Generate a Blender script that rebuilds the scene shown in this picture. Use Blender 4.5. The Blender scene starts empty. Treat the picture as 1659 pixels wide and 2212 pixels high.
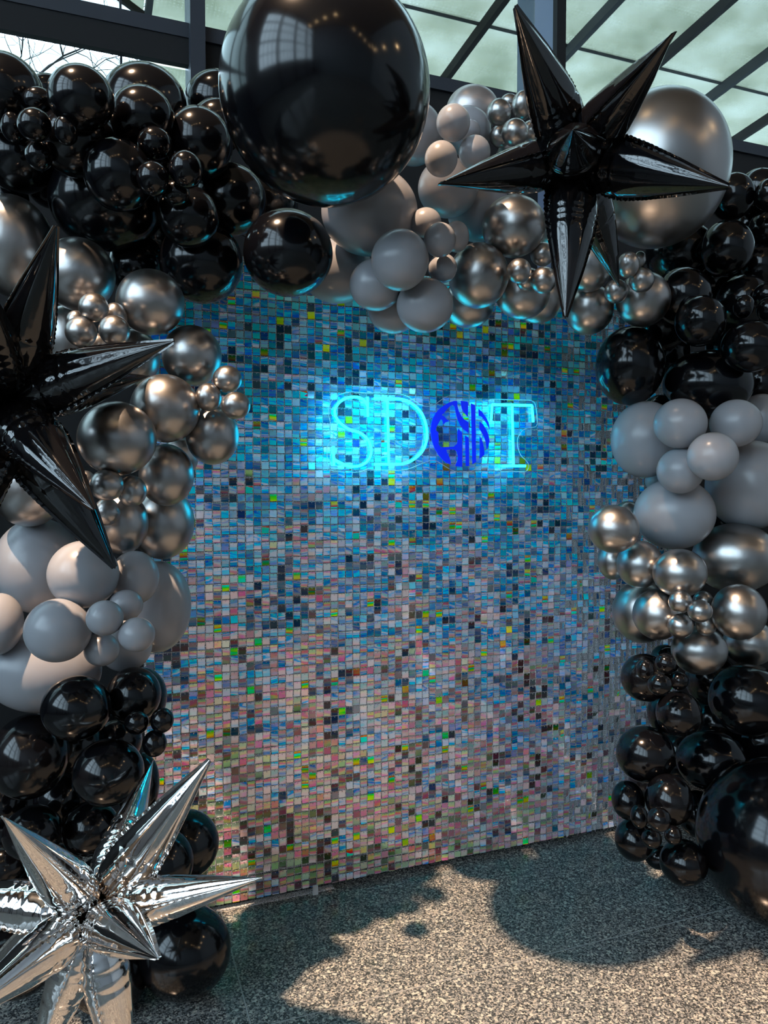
import bpy, bmesh, math, random
import numpy as np
from mathutils import Vector, Matrix
from mathutils.geometry import tessellate_polygon

S = bpy.context.scene
COL = S.collection
R = math.radians
rnd = random.Random(7)

# ------------------------------------------------------------------ camera
F = 1660.0; CX = 829.5; CY = 1106.0
CAMP = Vector((0.0, -2.84, 1.6)); YAW = R(21.4); PITCH = R(2.24)
cam_d = bpy.data.cameras.new('camera'); cam = bpy.data.objects.new('camera', cam_d)
COL.objects.link(cam); S.camera = cam
cam_d.sensor_fit = 'HORIZONTAL'; cam_d.sensor_width = 36.0
cam_d.lens = 36.0 * F / 1659.0; cam_d.clip_start = 0.05; cam_d.clip_end = 300
cam.location = CAMP; cam.rotation_euler = (R(90) - PITCH, 0, -YAW)
CR = cam.rotation_euler.to_matrix()
CRn = np.array(CR)

# ------------------------------------------------------------------ sky
w = bpy.data.worlds.new('overcast_sky'); S.world = w; w.use_nodes = True
bg = w.node_tree.nodes['Background']
bg.inputs['Color'].default_value = (0.61, 0.83, 1.0, 1)
bg.inputs['Strength'].default_value = 5.6

# ------------------------------------------------------------------ lamps of the room
def spot(name, loc, aim, power, col, size, blend=0.35, rad=0.06):
    d = bpy.data.lights.new(name, 'SPOT'); d.energy = power; d.color = col
    d.spot_size = R(size); d.spot_blend = blend; d.shadow_soft_size = rad
    o = bpy.data.objects.new(name, d); COL.objects.link(o); o.location = loc
    o.rotation_euler = (Vector(aim) - Vector(loc)).to_track_quat('-Z', 'Y').to_euler()
    return o
KEY_POS = (-2.86, -2.20, 10.4)
spot('key_spotlight', KEY_POS, (1.12, -1.15, 0.0), 7000, (1.0, 0.68, 0.45), 16.5, blend=.40, rad=.09)

# ------------------------------------------------------------------ exposure
S.view_settings.view_transform = 'Standard'; S.view_settings.look = 'None'
S.view_settings.exposure = 0.62; S.view_settings.gamma = 1.0
S.view_settings.use_curve_mapping = False
S.cycles.max_bounces = 8; S.cycles.transparent_max_bounces = 12
S.cycles.caustics_reflective = False; S.cycles.caustics_refractive = False
S.cycles.sample_clamp_indirect = 6.0

# ------------------------------------------------------------------ helpers
def ray(px, py):
    v = Vector(((px - CX) / F, (CY - py) / F, -1.0))
    return CR @ v            # depth along the view axis = 1
def at_plane_y(px, py, y):
    d = ray(px, py); t = (y - CAMP.y) / d.y
    return CAMP + d * t
def at_floor(px, py):
    d = ray(px, py); t = -CAMP.z / d.z
    return CAMP + d * t
def at_depth(px, py, z):
    return CAMP + ray(px, py) * z
def project(p):
    q = CR.transposed() @ (Vector(p) - CAMP)
    return (CX + F * q.x / -q.z, CY - F * q.y / -q.z, -q.z)

def tag(o, label=None, cat=None, group=None, kind=None):
    if label: o['label'] = label
    if cat: o['category'] = cat
    if group: o['group'] = group
    if kind: o['kind'] = kind
    return o
def empty(name, loc=(0, 0, 0)):
    o = bpy.data.objects.new(name, None); COL.objects.link(o); o.location = loc
    o.empty_display_size = 0.05
    return o
def link_mesh(name, me, mat=None, parent=None, smooth=False, loc=None):
    o = bpy.data.objects.new(name, me); COL.objects.link(o)
    if mat and not me.materials: me.materials.append(mat)
    if smooth:
        me.polygons.foreach_set('use_smooth', [True] * len(me.polygons))
    if parent:
        o.parent = parent
        o.matrix_parent_inverse = Matrix.Translation(-Vector(parent.location))
    if loc is not None: o.location = loc
    return o
def mesh_from(name, verts, faces):
    me = bpy.data.meshes.new(name); me.from_pydata([tuple(v) for v in verts], [], faces); me.update()
    return me
class MB:
    def __init__(s): s.v = []; s.f = []
    def add(s, verts, faces):
        n = len(s.v); s.v += [tuple(v) for v in verts]; s.f += [tuple(i + n for i in f) for f in faces]
        return s
    def box(s, a, b):
        (x0, y0, z0), (x1, y1, z1) = a, b
        return s.add([(x0,y0,z0),(x1,y0,z0),(x1,y1,z0),(x0,y1,z0),(x0,y0,z1),(x1,y0,z1),(x1,y1,z1),(x0,y1,z1)],
                     [(0,3,2,1),(4,5,6,7),(0,1,5,4),(1,2,6,5),(2,3,7,6),(3,0,4,7)])
    def bar(s, p, q, wx, wz):
        p = Vector(p); q = Vector(q); t = (q - p).normalized()
        up = Vector((0, 0, 1)) if abs(t.z) < .95 else Vector((1, 0, 0))
        a = t.cross(up).normalized() * wx / 2; b = a.cross(t).normalized() * wz / 2
        vs = [p - a - b, p + a - b, p + a + b, p - a + b, q - a - b, q + a - b, q + a + b, q - a + b]
        return s.add(vs, [(0,3,2,1),(4,5,6,7),(0,1,5,4),(1,2,6,5),(2,3,7,6),(3,0,4,7)])
    def tube(s, pts, r, n=8, r_end=None, cap=True):
        pts = [Vector(p) for p in pts]; m = len(pts); base = len(s.v)
        ref = Vector((0.13, 1, 0.21)).normalized()
        for i, p in enumerate(pts):
            t = (pts[min(i + 1, m - 1)] - pts[max(i - 1, 0)]).normalized()
            a = t.cross(ref)
            if a.length < .05: a = t.cross(Vector((1, 0, .3)))
            a.normalize(); b = t.cross(a)
            rr = r if r_end is None else r + (r_end - r) * i / (m - 1)
            for k in range(n):
                th = 2 * math.pi * k / n
                s.v.append(tuple(p + (a * math.cos(th) + b * math.sin(th)) * rr))
        for i in range(m - 1):
            for k in range(n):
                k2 = (k + 1) % n
                s.f.append((base + i*n + k, base + i*n + k2, base + (i+1)*n + k2, base + (i+1)*n + k))
        if cap:
            s.f.append(tuple(base + k for k in range(n))[::-1])
            s.f.append(tuple(base + (m-1)*n + k for k in range(n)))
        return s
    def build(s, name, mat, parent=None, smooth=False):
        return link_mesh(name, mesh_from(name, s.v, s.f), mat, parent, smooth)

# ------------------------------------------------------------------ materials
def new_mat(name):
    m = bpy.data.materials.new(name); m.use_nodes = True
    nt = m.node_tree; b = nt.nodes['Principled BSDF']
    return m, nt, b
def simple(name, col, rough=.5, metal=0., ior=1.5, coat=0., emis=None, es=0.):
    m, nt, b = new_mat(name)
    b.inputs['Base Color'].default_value = (*col, 1); b.inputs['Roughness'].default_value = rough
    b.inputs['Metallic'].default_value = metal; b.inputs['IOR'].default_value = ior
    b.inputs['Coat Weight'].default_value = coat
    if emis: b.inputs['Emission Color'].default_value = (*emis, 1); b.inputs['Emission Strength'].default_value = es
    return m
def N(nt, t, **kw):
    n = nt.nodes.new(t)
    for k, v in kw.items(): setattr(n, k, v)
    return n
def ramp(nt, stops, interp='LINEAR'):
    n = nt.nodes.new('ShaderNodeValToRGB'); cr = n.color_ramp; cr.interpolation = interp
    while len(cr.elements) < len(stops): cr.elements.new(0.5)
    for e, (p, c) in zip(cr.elements, stops): e.position = p; e.color = (*c, 1)
    return n
def math_n(nt, op, a=None, b=None, c=None):
    n = nt.nodes.new('ShaderNodeMath'); n.operation = op
    for i, v in enumerate((a, b, c)):
        if v is None: continue
        if hasattr(v, 'is_linked') or hasattr(v, 'links'): nt.links.new(v, n.inputs[i])
        else: n.inputs[i].default_value = v
    return n.outputs[0]

M_BLACK = simple('black_latex', (0.0028, 0.0030, 0.0042), .135, ior=1.46)
M_GREY = simple('grey_latex', (0.33, 0.335, 0.36), .27, ior=1.5)
M_CHROME = simple('chrome_latex', (0.40, 0.385, 0.375), .31, metal=1.0)
M_PEARL = simple('pearl_latex', (0.50, 0.45, 0.44), .36, metal=.75)
def foil(name, col, rough):
    m, nt, b = new_mat(name)
    b.inputs['Base Color'].default_value = (*col, 1); b.inputs['Metallic'].default_value = 1.0 if col[0] > .1 else .0
    b.inputs['Roughness'].default_value = rough
    if col[0] < .1: b.inputs['IOR'].default_value = 1.6
    tc = N(nt, 'ShaderNodeTexCoord'); ns = N(nt, 'ShaderNodeTexNoise'); ns.inputs['Scale'].default_value = 38
    ns.inputs['Detail'].default_value = 2
    nt.links.new(tc.outputs['Object'], ns.inputs['Vector'])
    bp = N(nt, 'ShaderNodeBump'); bp.inputs['Strength'].default_value = .12; bp.inputs['Distance'].default_value = .004
    nt.links.new(ns.outputs['Fac'], bp.inputs['Height']); nt.links.new(bp.outputs['Normal'], b.inputs['Normal'])
    return m
M_FBLACK = foil('black_foil', (0.004, 0.004, 0.005), .07)
M_FSILVER = foil('silver_foil', (0.80, 0.77, 0.75), .06)
M_FRAME = simple('dark_grey_window_frame', (0.028, 0.036, 0.050), .6)
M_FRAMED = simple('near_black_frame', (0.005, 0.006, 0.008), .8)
M_FIN = simple('skylit_mullion_side', (0.15, 0.19, 0.28), .5)  # skylight on the fin's side face put into its paler blue
M_WALL = simple('brown_plaster', (0.46, 0.47, 0.50), .8)
M_WALLB = simple('dark_plaster', (0.36, 0.38, 0.42), .8)
M_CEIL = simple('warm_brown_ceiling', (0.30, 0.19, 0.12), .7)
M_BULB = simple('warm_lamp', (1, .8, .6), .5, emis=(1.0, .66, .33), es=60)
M_HOUS = simple('lamp_housing', (.03, .03, .03), .5)
M_NEON = simple('cyan_neon', (0.0, .3, .3), .4, emis=(0.005, 0.66, 1.0), es=12.0)
M_SEAL = simple('glowing_blue_print', (0.0, 0.02, 0.75), .25, emis=(0.0, 0.02, 1.0), es=.42)  # printed seal, no lamp; a faint glow is added to its blue
M_METAL = simple('steel', (.6, .6, .6), .25, metal=1)

def glass_mat(name, tint, gloss=.08, rough=.02):
    m = bpy.data.materials.new(name); m.use_nodes = True; nt = m.node_tree; nt.nodes.clear()
    out = N(nt, 'ShaderNodeOutputMaterial'); tr = N(nt, 'ShaderNodeBsdfTransparent'); gl = N(nt, 'ShaderNodeBsdfGlossy')
    tr.inputs['Color'].default_value = (*tint, 1); gl.inputs['Roughness'].default_value = rough
    mx = N(nt, 'ShaderNodeMixShader'); lw = N(nt, 'ShaderNodeLayerWeight'); lw.inputs[0].default_value = .5
    p5 = math_n(nt, 'POWER', lw.outputs['Facing'], 5.0); fr = math_n(nt, 'MULTIPLY_ADD', p5, .9, .04)   # Schlick, the same from both sides
    nt.links.new(fr, mx.inputs[0]); nt.links.new(tr.outputs[0], mx.inputs[1]); nt.links.new(gl.outputs[0], mx.inputs[2])
    nt.links.new(mx.outputs[0], out.inputs[0])
    return m
M_PANE = glass_mat('sky_dimming_glass', (.55, .59, .575))  # tint added to dim the strong sky behind the front panes
M_PANEC = glass_mat('clear_window_glass', (.92, .95, .95))
M_ACRYL = glass_mat('clear_acrylic', (.96, .98, .98))
M_EDGE = simple('acrylic_glow_edge', (.75, .95, .98), .2, ior=1.49)  # pale colour stands in for light scattered at the plate's edge

def terrazzo():
    m, nt, b = new_mat('polished_terrazzo'); L = nt.links
    geo = N(nt, 'ShaderNodeNewGeometry')
    v1 = N(nt, 'ShaderNodeTexVoronoi'); v1.inputs['Scale'].default_value = 195; v1.inputs['Randomness'].default_value = 1
    v2 = N(nt, 'ShaderNodeTexVoronoi'); v2.inputs['Scale'].default_value = 110
    L.new(geo.outputs['Position'], v1.inputs['Vector']); L.new(geo.outputs['Position'], v2.inputs['Vector'])
    sx = N(nt, 'ShaderNodeSeparateColor'); L.new(v1.outputs['Color'], sx.inputs[0])
    rp = ramp(nt, [(0, (.045, .050, .053)), (.28, (.09, .095, .10)), (.40, (.19, .20, .20)), (.60, (.30, .30, .29)), (.78, (.42, .40, .36)), (.88, (.58, .55, .48)), (.93, (.12, .13, .14))], 'CONSTANT')
    L.new(sx.outputs[0], rp.inputs[0])
    s2 = N(nt, 'ShaderNodeSeparateColor'); L.new(v2.outputs['Color'], s2.inputs[0])
    g = math_n(nt, 'GREATER_THAN', s2.outputs[1], .955)
    mx = N(nt, 'ShaderNodeMix', data_type='RGBA'); L.new(g, mx.inputs[0]); L.new(rp.outputs[0], mx.inputs[6]); mx.inputs[7].default_value = (.5, .52, .47, 1)
    L.new(mx.outputs[2], b.inputs['Base Color'])
    b.inputs['Roughness'].default_value = .14; b.inputs['IOR'].default_value = 1.5
    return m
M_FLOOR = terrazzo()

def sequin_mat():
    """holographic foil: the colour follows the mirrored view direction, as on a diffraction grating, plus a per-sequin offset"""
    m, nt, b = new_mat('holographic_sequin'); L = nt.links
    geo = N(nt, 'ShaderNodeNewGeometry'); tc = N(nt, 'ShaderNodeTexCoord')
    sc = N(nt, 'ShaderNodeVectorMath', operation='MULTIPLY'); L.new(geo.outputs['Position'], sc.inputs[0]); sc.inputs[1].default_value = (1/.03, 0, 1/.03)
    ad = N(nt, 'ShaderNodeVectorMath', operation='ADD'); L.new(sc.outputs[0], ad.inputs[0]); ad.inputs[1].default_value = (CELL_OX, 0, CELL_OZ)
    fl = N(nt, 'ShaderNodeVectorMath', operation='FLOOR'); L.new(ad.outputs[0], fl.inputs[0])
    wn = N(nt, 'ShaderNodeTexWhiteNoise', noise_dimensions='3D'); L.new(fl.outputs[0], wn.inputs['Vector'])
    rs = N(nt, 'ShaderNodeSeparateColor'); L.new(wn.outputs['Color'], rs.inputs[0])
    rx = N(nt, 'ShaderNodeSeparateXYZ'); L.new(tc.outputs['Reflection'], rx.inputs[0])
    # fine embossed streaks inside each sequin
    st = N(nt, 'ShaderNodeTexNoise'); st.inputs['Scale'].default_value = 1; st.inputs['Detail'].default_value = 3
    mp = N(nt, 'ShaderNodeMapping'); mp.inputs['Scale'].default_value = (9, 9, 48); mp.inputs['Rotation'].default_value = (0, .22, 0)
    L.new(geo.outputs['Position'], mp.inputs[0]); L.new(mp.outputs[0], st.inputs['Vector'])
    lo = N(nt, 'ShaderNodeTexNoise'); lo.inputs['Scale'].default_value = 1; lo.inputs['Detail'].default_value = 2
    ml = N(nt, 'ShaderNodeMapping'); ml.inputs['Scale'].default_value = (.11, 1, .05); L.new(fl.outputs[0], ml.inputs[0]); L.new(ml.outputs[0], lo.inputs['Vector'])
    a = math_n(nt, 'MULTIPLY', rx.outputs['Z'], 1.15)
    a = math_n(nt, 'MULTIPLY_ADD', rx.outputs['X'], .18, a)
    a = math_n(nt, 'MULTIPLY_ADD', rs.outputs[0], .20, a)
    a = math_n(nt, 'MULTIPLY_ADD', lo.outputs['Fac'], .30, a)
    a = math_n(nt, 'MULTIPLY_ADD', st.outputs['Fac'], .46, a)
    a = math_n(nt, 'ADD', a, .16)
    rp = ramp(nt, [(0.0, (.40, .62, .36)), (.09, (.64, .60, .32)), (.16, (.84, .44, .40)), (.23, (.80, .34, .54)), (.30, (.80, .52, .46)), (.37, (.74, .62, .74)),
                   (.43, (.36, .66, .62)), (.49, (.55, .52, .85)), (.55, (.18, .42, .95)), (.61, (.70, .66, .78)), (.67, (.22, .60, .80)), (.74, (.10, .30, .85)), (.82, (.08, .58, .72)), (.90, (.14, .22, .80)), (1.0, (.08, .50, .62))])
    L.new(a, rp.inputs[0])
    # rainbow glints painted into the colour of a few random sequins
    hs = N(nt, 'ShaderNodeCombineColor', mode='HSV'); fz = N(nt, 'ShaderNodeSeparateXYZ'); L.new(ad.outputs[0], fz.inputs[0]); fq = math_n(nt, 'FRACT', fz.outputs['Z'])
    hz = math_n(nt, 'MULTIPLY', fq, .8); hz = math_n(nt, 'MULTIPLY_ADD', rs.outputs[0], .5, hz); hz = math_n(nt, 'MULTIPLY_ADD', rx.outputs['Z'], 1.1, hz); hz = math_n(nt, 'ADD', hz, 1.45); hf = math_n(nt, 'FRACT', hz); hf = math_n(nt, 'MULTIPLY', hf, .46)
    L.new(hf, hs.inputs[0]); hs.inputs[1].default_value = .93; hs.inputs[2].default_value = 1.0
    viv = math_n(nt, 'GREATER_THAN', rs.outputs[1], .965)
    viv2 = math_n(nt, 'MULTIPLY', viv, .68)
    # large scale of how coloured a sequin is
    mx = N(nt, 'ShaderNodeMix', data_type='RGBA')
    sat = math_n(nt, 'MULTIPLY_ADD', rs.outputs[2], .50, .50)
    L.new(sat, mx.inputs[0]); mx.inputs[6].default_value = (.70, .72, .76, 1); L.new(rp.outputs[0], mx.inputs[7])
    mv = N(nt, 'ShaderNodeMix', data_type='RGBA'); L.new(viv2, mv.inputs[0]); L.new(mx.outputs[2], mv.inputs[6]); L.new(hs.outputs[0], mv.inputs[7])
    hsv = N(nt, 'ShaderNodeHueSaturation'); hsv.inputs['Saturation'].default_value = 1.5; hsv.inputs['Value'].default_value = 1.6; L.new(mv.outputs[2], hsv.inputs['Color'])
    # per-sequin tone stands in for bright and dark reflections off tilted foil
    w2 = N(nt, 'ShaderNodeTexWhiteNoise', noise_dimensions='4D'); w2.inputs['W'].default_value = 3.7; L.new(fl.outputs[0], w2.inputs['Vector'])
    vr = ramp(nt, [(0, (.10,)*3), (.10, (.28,)*3), (.28, (.75,)*3), (.70, (1.15,)*3), (1, (1.9,)*3)])
    dk = N(nt, 'ShaderNodeTexNoise'); dk.inputs['Scale'].default_value = 1; dk.inputs['Detail'].default_value = 3
    md = N(nt, 'ShaderNodeMapping'); md.inputs['Scale'].default_value = (.16, 1, .10); md.inputs['Location'].default_value = (5, 2, 9); L.new(fl.outputs[0], md.inputs[0]); L.new(md.outputs[0], dk.inputs['Vector'])
    dv = math_n(nt, 'MULTIPLY_ADD', dk.outputs['Fac'], 1.5, -.72)
    vv = math_n(nt, 'ADD', w2.outputs['Value'], dv); L.new(vv, vr.inputs[0])
    m2 = N(nt, 'ShaderNodeMix', data_type='RGBA', blend_type='MULTIPLY'); m2.inputs[0].default_value = 1
    L.new(hsv.outputs[0], m2.inputs[6]); L.new(vr.outputs[0], m2.inputs[7])
    L.new(m2.outputs[2], b.inputs['Base Color'])
    b.inputs['Metallic'].default_value = .58; b.inputs['Roughness'].default_value = .40
    bp = N(nt, 'ShaderNodeBump'); bp.inputs['Strength'].default_value = .25; bp.inputs['Distance'].default_value = .002
    L.new(st.outputs['Fac'], bp.inputs['Height']); L.new(bp.outputs['Normal'], b.inputs['Normal'])
    return m
PITCHS = 0.030; WX0, WX1, WZ0, NC, NR = 0.20, 2.60, 0.025, 80, 80
CELL_OX = -(WX0 / .03) + 1000; CELL_OZ = -(WZ0 / .03) + 1000
M_SEQ = sequin_mat()

def glitter():
    m, nt, b = new_mat('clear_glitter_backing'); L = nt.links
    geo = N(nt, 'ShaderNodeNewGeometry'); ns = N(nt, 'ShaderNodeTexNoise'); ns.inputs['Scale'].default_value = 420; ns.inputs['Detail'].default_value = 1
    L.new(geo.outputs['Position'], ns.inputs['Vector'])
    rp = ramp(nt, [(.36, (.10, .11, .12)), (.47, (.36, .38, .40)), (.56, (.95, .97, 1))])
    L.new(ns.outputs['Fac'], rp.inputs[0]); L.new(rp.outputs[0], b.inputs['Base Color']); b.inputs['Roughness'].default_value = .25
    return m
M_GLIT = glitter()

def frit():
    m = bpy.data.materials.new('fritted_canopy_glass'); m.use_nodes = True; nt = m.node_tree; nt.nodes.clear(); L = nt.links
    out = N(nt, 'ShaderNodeOutputMaterial'); tl = N(nt, 'ShaderNodeBsdfTranslucent'); df = N(nt, 'ShaderNodeBsdfDiffuse'); tr = N(nt, 'ShaderNodeBsdfTransparent')
    geo = N(nt, 'ShaderNodeNewGeometry'); v = N(nt, 'ShaderNodeTexVoronoi'); v.inputs['Scale'].default_value = 34; v.inputs['Randomness'].default_value = .12
    L.new(geo.outputs['Position'], v.inputs['Vector'])
    ns = N(nt, 'ShaderNodeTexNoise'); ns.inputs['Scale'].default_value = 2.2; ns.inputs['Detail'].default_value = 6; L.new(geo.outputs['Position'], ns.inputs['Vector'])
    rp = ramp(nt, [(.3, (.52, .52, .42)), (.5, (.72, .70, .61)), (.7, (.86, .84, .78))]); L.new(ns.outputs['Fac'], rp.inputs[0])
    L.new(rp.outputs[0], tl.inputs[0]); L.new(rp.outputs[0], df.inputs[0])
    m1 = N(nt, 'ShaderNodeMixShader'); m1.inputs[0].default_value = .25; L.new(tl.outputs[0], m1.inputs[1]); L.new(df.outputs[0], m1.inputs[2])
    hole = math_n(nt, 'LESS_THAN', v.outputs['Distance'], .28); hole = math_n(nt, 'MULTIPLY', hole, .35)
    hole = math_n(nt, 'ADD', hole, .04)
    m2 = N(nt, 'ShaderNodeMixShader'); L.new(hole, m2.inputs[0]); L.new(m1.outputs[0], m2.inputs[1]); L.new(tr.outputs[0], m2.inputs[2])
    L.new(m2.outputs[0], out.inputs[0])
    return m
M_FRIT = frit()

# ------------------------------------------------------------------ room shell
RX0, RX1, RY0, RY1, RZ = -7.0, 9.0, -15.0, 0.95, 11.4
def struct(name, mb, mat, smooth=False):
    return tag(mb.build(name, mat, None, smooth), kind='structure')
struct('floor', MB().box((RX0, RY0, -.08), (RX1, RY1 + .1, 0)), M_FLOOR)
struct('ceiling', MB().box((RX0, RY0, RZ), (RX1, RY1, RZ + .15)), M_CEIL)
struct('wall_right', MB().box((RX1, RY0, 0), (RX1 + .15, RY1, RZ)), M_WALL)
struct('wall_back', MB().box((RX0, RY0 - .15, 0), (RX1, RY0, RZ)), M_WALLB)
# left wall: tall curtain wall between y=-14 and y=-2, z 3..10
wl = MB(); wl.box((RX0 - .15, RY0, 0), (RX0, RY1, 3.0)); wl.box((RX0 - .15, RY0, 10.2), (RX0, RY1, RZ)); wl.box((RX0 - .15, -1.6, 3.0), (RX0, RY1, 10.2)); wl.box((RX0 - .15, RY0, 3.0), (RX0, -14.2, 10.2))
struct('wall_left', wl, M_WALLB)
fr = MB()
y = -14.2
while y < -1.5:
    fr.box((RX0 - .10, y - .035, 3.0), (RX0 + .04, y + .035, 10.2)); y += .7
for z, hh in ((3.0, .06), (4.4, .04), (5.8, .10), (7.2, .04), (8.6, .10), (10.2, .06)):
    fr.box((RX0 - .10, -14.2, z - hh), (RX0 + .06, -1.6, z + hh))
for yy in (-11.4, -8.0, -4.6):
    fr.box((RX0 + .0, yy - .12, 0), (RX0 + .3, yy + .12, RZ))
struct('window_2', fr, M_FRAME)

# front window wall (behind the backdrop), plane y = .90
YW = 0.90
zt = at_plane_y(405, 49, YW).z; zm = at_plane_y(405, 81, YW).z; zb = at_plane_y(405, 138, YW).z
xm = at_plane_y(424, 60, YW).x
xr = at_plane_y(1204, 60, YW - .12).x
struct('trim_1', MB().box((RX0, YW, zm), (RX1, YW + .12, zt)), M_FRAME)                   # lit rail
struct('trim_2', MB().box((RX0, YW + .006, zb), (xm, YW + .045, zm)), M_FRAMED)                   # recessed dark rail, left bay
struct('trim_3', MB().box((xm - .034, YW - .05, 0), (xm + .034, YW + .14, RZ)), M_FRAME)         # left mullion
mbf = MB().box((xr - .028, YW - .16, 0), (xr + .028, YW - .12, RZ)); struct('trim_4', mbf, M_FRAMED)
struct('trim_5', MB().box((xr - .026, YW - .12, 0), (xr + .026, YW + .25, RZ)), M_FIN)
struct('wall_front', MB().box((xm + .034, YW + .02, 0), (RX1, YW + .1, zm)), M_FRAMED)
struct('trim_6', MB().box((RX0, YW - .02, 6.6), (RX1, YW + .14, 6.8)), M_FRAME)
struct('wall_upper', MB().box((RX0, YW, 6.8), (RX1, YW + .12, RZ)), M_CEIL)
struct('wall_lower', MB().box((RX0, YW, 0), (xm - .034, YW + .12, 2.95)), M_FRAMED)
xq = at_plane_y(262, 60, YW).x
struct('trim_7', MB().box((xq - .005, YW + .04, 2.95), (xq + .005, YW + .06, 6.6)), M_FRAME)
edges = [RX0, xm - 4.6, xm - 2.3, xm, xr, xr + 1.95, xr + 3.9, RX1]
for i in (1, 2, 5, 6):
    struct('trim_%d' % (8 + i), MB().box((edges[i] - .03, YW - .05, 0), (edges[i] + .03, YW + .14, RZ)), M_FRAME)
k = 3
for i in range(len(edges) - 1):
    o = struct('window_%d' % k, MB().box((edges[i] + .03, YW + .06, zt), (edges[i+1] - .03, YW + .07, 6.6)), M_PANE); k += 1
    if edges[i+1] <= xm + .01:
        struct('window_%d' % k, MB().box((edges[i] + .03, YW + .06, 2.95), (edges[i+1] - .03, YW + .07, zb)), M_PANE); k += 1

# paving outside
struct('ground', MB().box((-60, RY1 + .25, -.3), (60, 90, -.1)), simple('outside_paving', (.22, .23, .23), .9))

# floor joints
def joint(p, q, wdt=.004):
    p, q = Vector(p), Vector(q); d = (q - p).normalized(); a = p - d * 2.5; b_ = q + d * 3.0
    return MB().bar((a.x, a.y, 0.0004), (b_.x, b_.y, 0.0004), wdt, .0008)
M_JOINT = simple('zinc_joint', (.33, .34, .34), .35)
struct('trim_20', joint(at_floor(498, 2047), at_floor(541, 2212)), M_JOINT)
struct('trim_21', joint(at_floor(588, 2212), at_floor(1240, 2047)), M_JOINT)

# ------------------------------------------------------------------ canopy outside
canopy = empty('glass_canopy', (1.0, 1.3, 5.3))
tag(canopy, 'fritted glass canopy on dark rafters sloping away outside the window', 'canopy')
CZ, CS = 5.35, 0.105
def on_canopy(px, py):
    d = ray(px, py); # z = CZ - CS*(y-YW)
    t = (CZ - CS * (CAMP.y - YW) - CAMP.z) / (d.z + CS * d.y)
    return CAMP + d * t
def cpt(x, y, dz=0): return (x, y, CZ - CS * (y - YW) + dz)
RAFX = [.50 + .815 * i for i in range(-0, 11)]
PURY = [YW + .18, 2.60, 5.4, 8.2, 9.6]
for i, x in enumerate(RAFX):
    MB().bar(cpt(x, PURY[0], -.045), cpt(x, PURY[-1], -.045), .045, .085).build('rafter', M_FRAMED if i % 2 else M_FRAME, canopy)
    if i == len(RAFX) - 1: break
    for j in range(len(PURY) - 1):
        x0, x1, y0, y1 = x + .004, RAFX[i+1] - .004, PURY[j] + .012, PURY[j+1] - .012
        v = [cpt(x0, y0), cpt(x1, y0), cpt(x1, y1), cpt(x0, y1)]; v += [(a, b_, c + .012) for a, b_, c in v]
        MB().add(v, [(0,3,2,1),(4,5,6,7),(0,1,5,4),(1,2,6,5),(2,3,7,6),(3,0,4,7)]).build('glass_panel', M_FRIT, canopy)
for yy in PURY:
    MB().bar(cpt(RAFX[0], yy, -.0), cpt(RAFX[-1], yy, -.0), .014, .03).build('purlin', M_FRAME, canopy)
v = [cpt(-2.4, 1.08), cpt(.47, 1.08), cpt(.47, 3.28)]; v += [(a, b_, c + .012) for a, b_, c in v]
MB().add(v, [(0,2,1),(3,4,5),(0,1,4,3),(1,2,5,4),(2,0,3,5)]).build('glass_panel', M_FRIT, canopy)
MB().bar(cpt(-2.4, 1.08, -.02), cpt(.47, 3.28, -.02), .03, .05).build('edge_bar', M_FRAMED, canopy)

# ------------------------------------------------------------------ bare tree outside
M_BARK = simple('grey_bark', (.055, .05, .055), .9)
def bare_tree():
    t = empty('bare_tree', (-1.75, 7.2, -.1)); tag(t, 'leafless tree with fine drooping twigs outside the left window', 'tree')
    rr = random.Random(3)
    MB().tube([(-1.75, 7.2, -.1), (-1.72, 7.2, 3.2), (-1.7, 7.2, 5.2), (-1.68, 7.2, 6.8)], .16, 10, .03).build('trunk', M_BARK, t, True)
    mb = MB()
    def br(p, d, L, r, depth):
        pts = [p]; n = 5
        for i in range(n):
            d = (d + Vector((rr.uniform(-.35, .35), rr.uniform(-.3, .3), rr.uniform(-.30, .16)))).normalized()
            p = p + d * L / n; pts.append(p)
            if depth > 0 and i >= 1:
                for _ in range(2 if depth > 1 else 1):
                    s_ = Vector((rr.uniform(-1, 1), rr.uniform(-1, 1), rr.uniform(-.55, .6)))
                    br(p, (d * .7 + s_ * .8).normalized(), L * rr.uniform(.45, .7), r * .5, depth - 1)
        mb.tube(pts, r, 5 if r > .01 else 4, r * .45, False)
    for a in range(7):
        z0 = 4.3 + a * .28
        th = rr.uniform(-1.0, 1.0)
        br(Vector((-1.7, 7.2, z0)), Vector((math.cos(th) * 1.0, math.sin(th) * .7, .35)).normalized(), rr.uniform(1.4, 2.1), .020, 3)
    tag(mb.build('branches', M_BARK, t, True), kind='stuff')
bare_tree()

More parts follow.
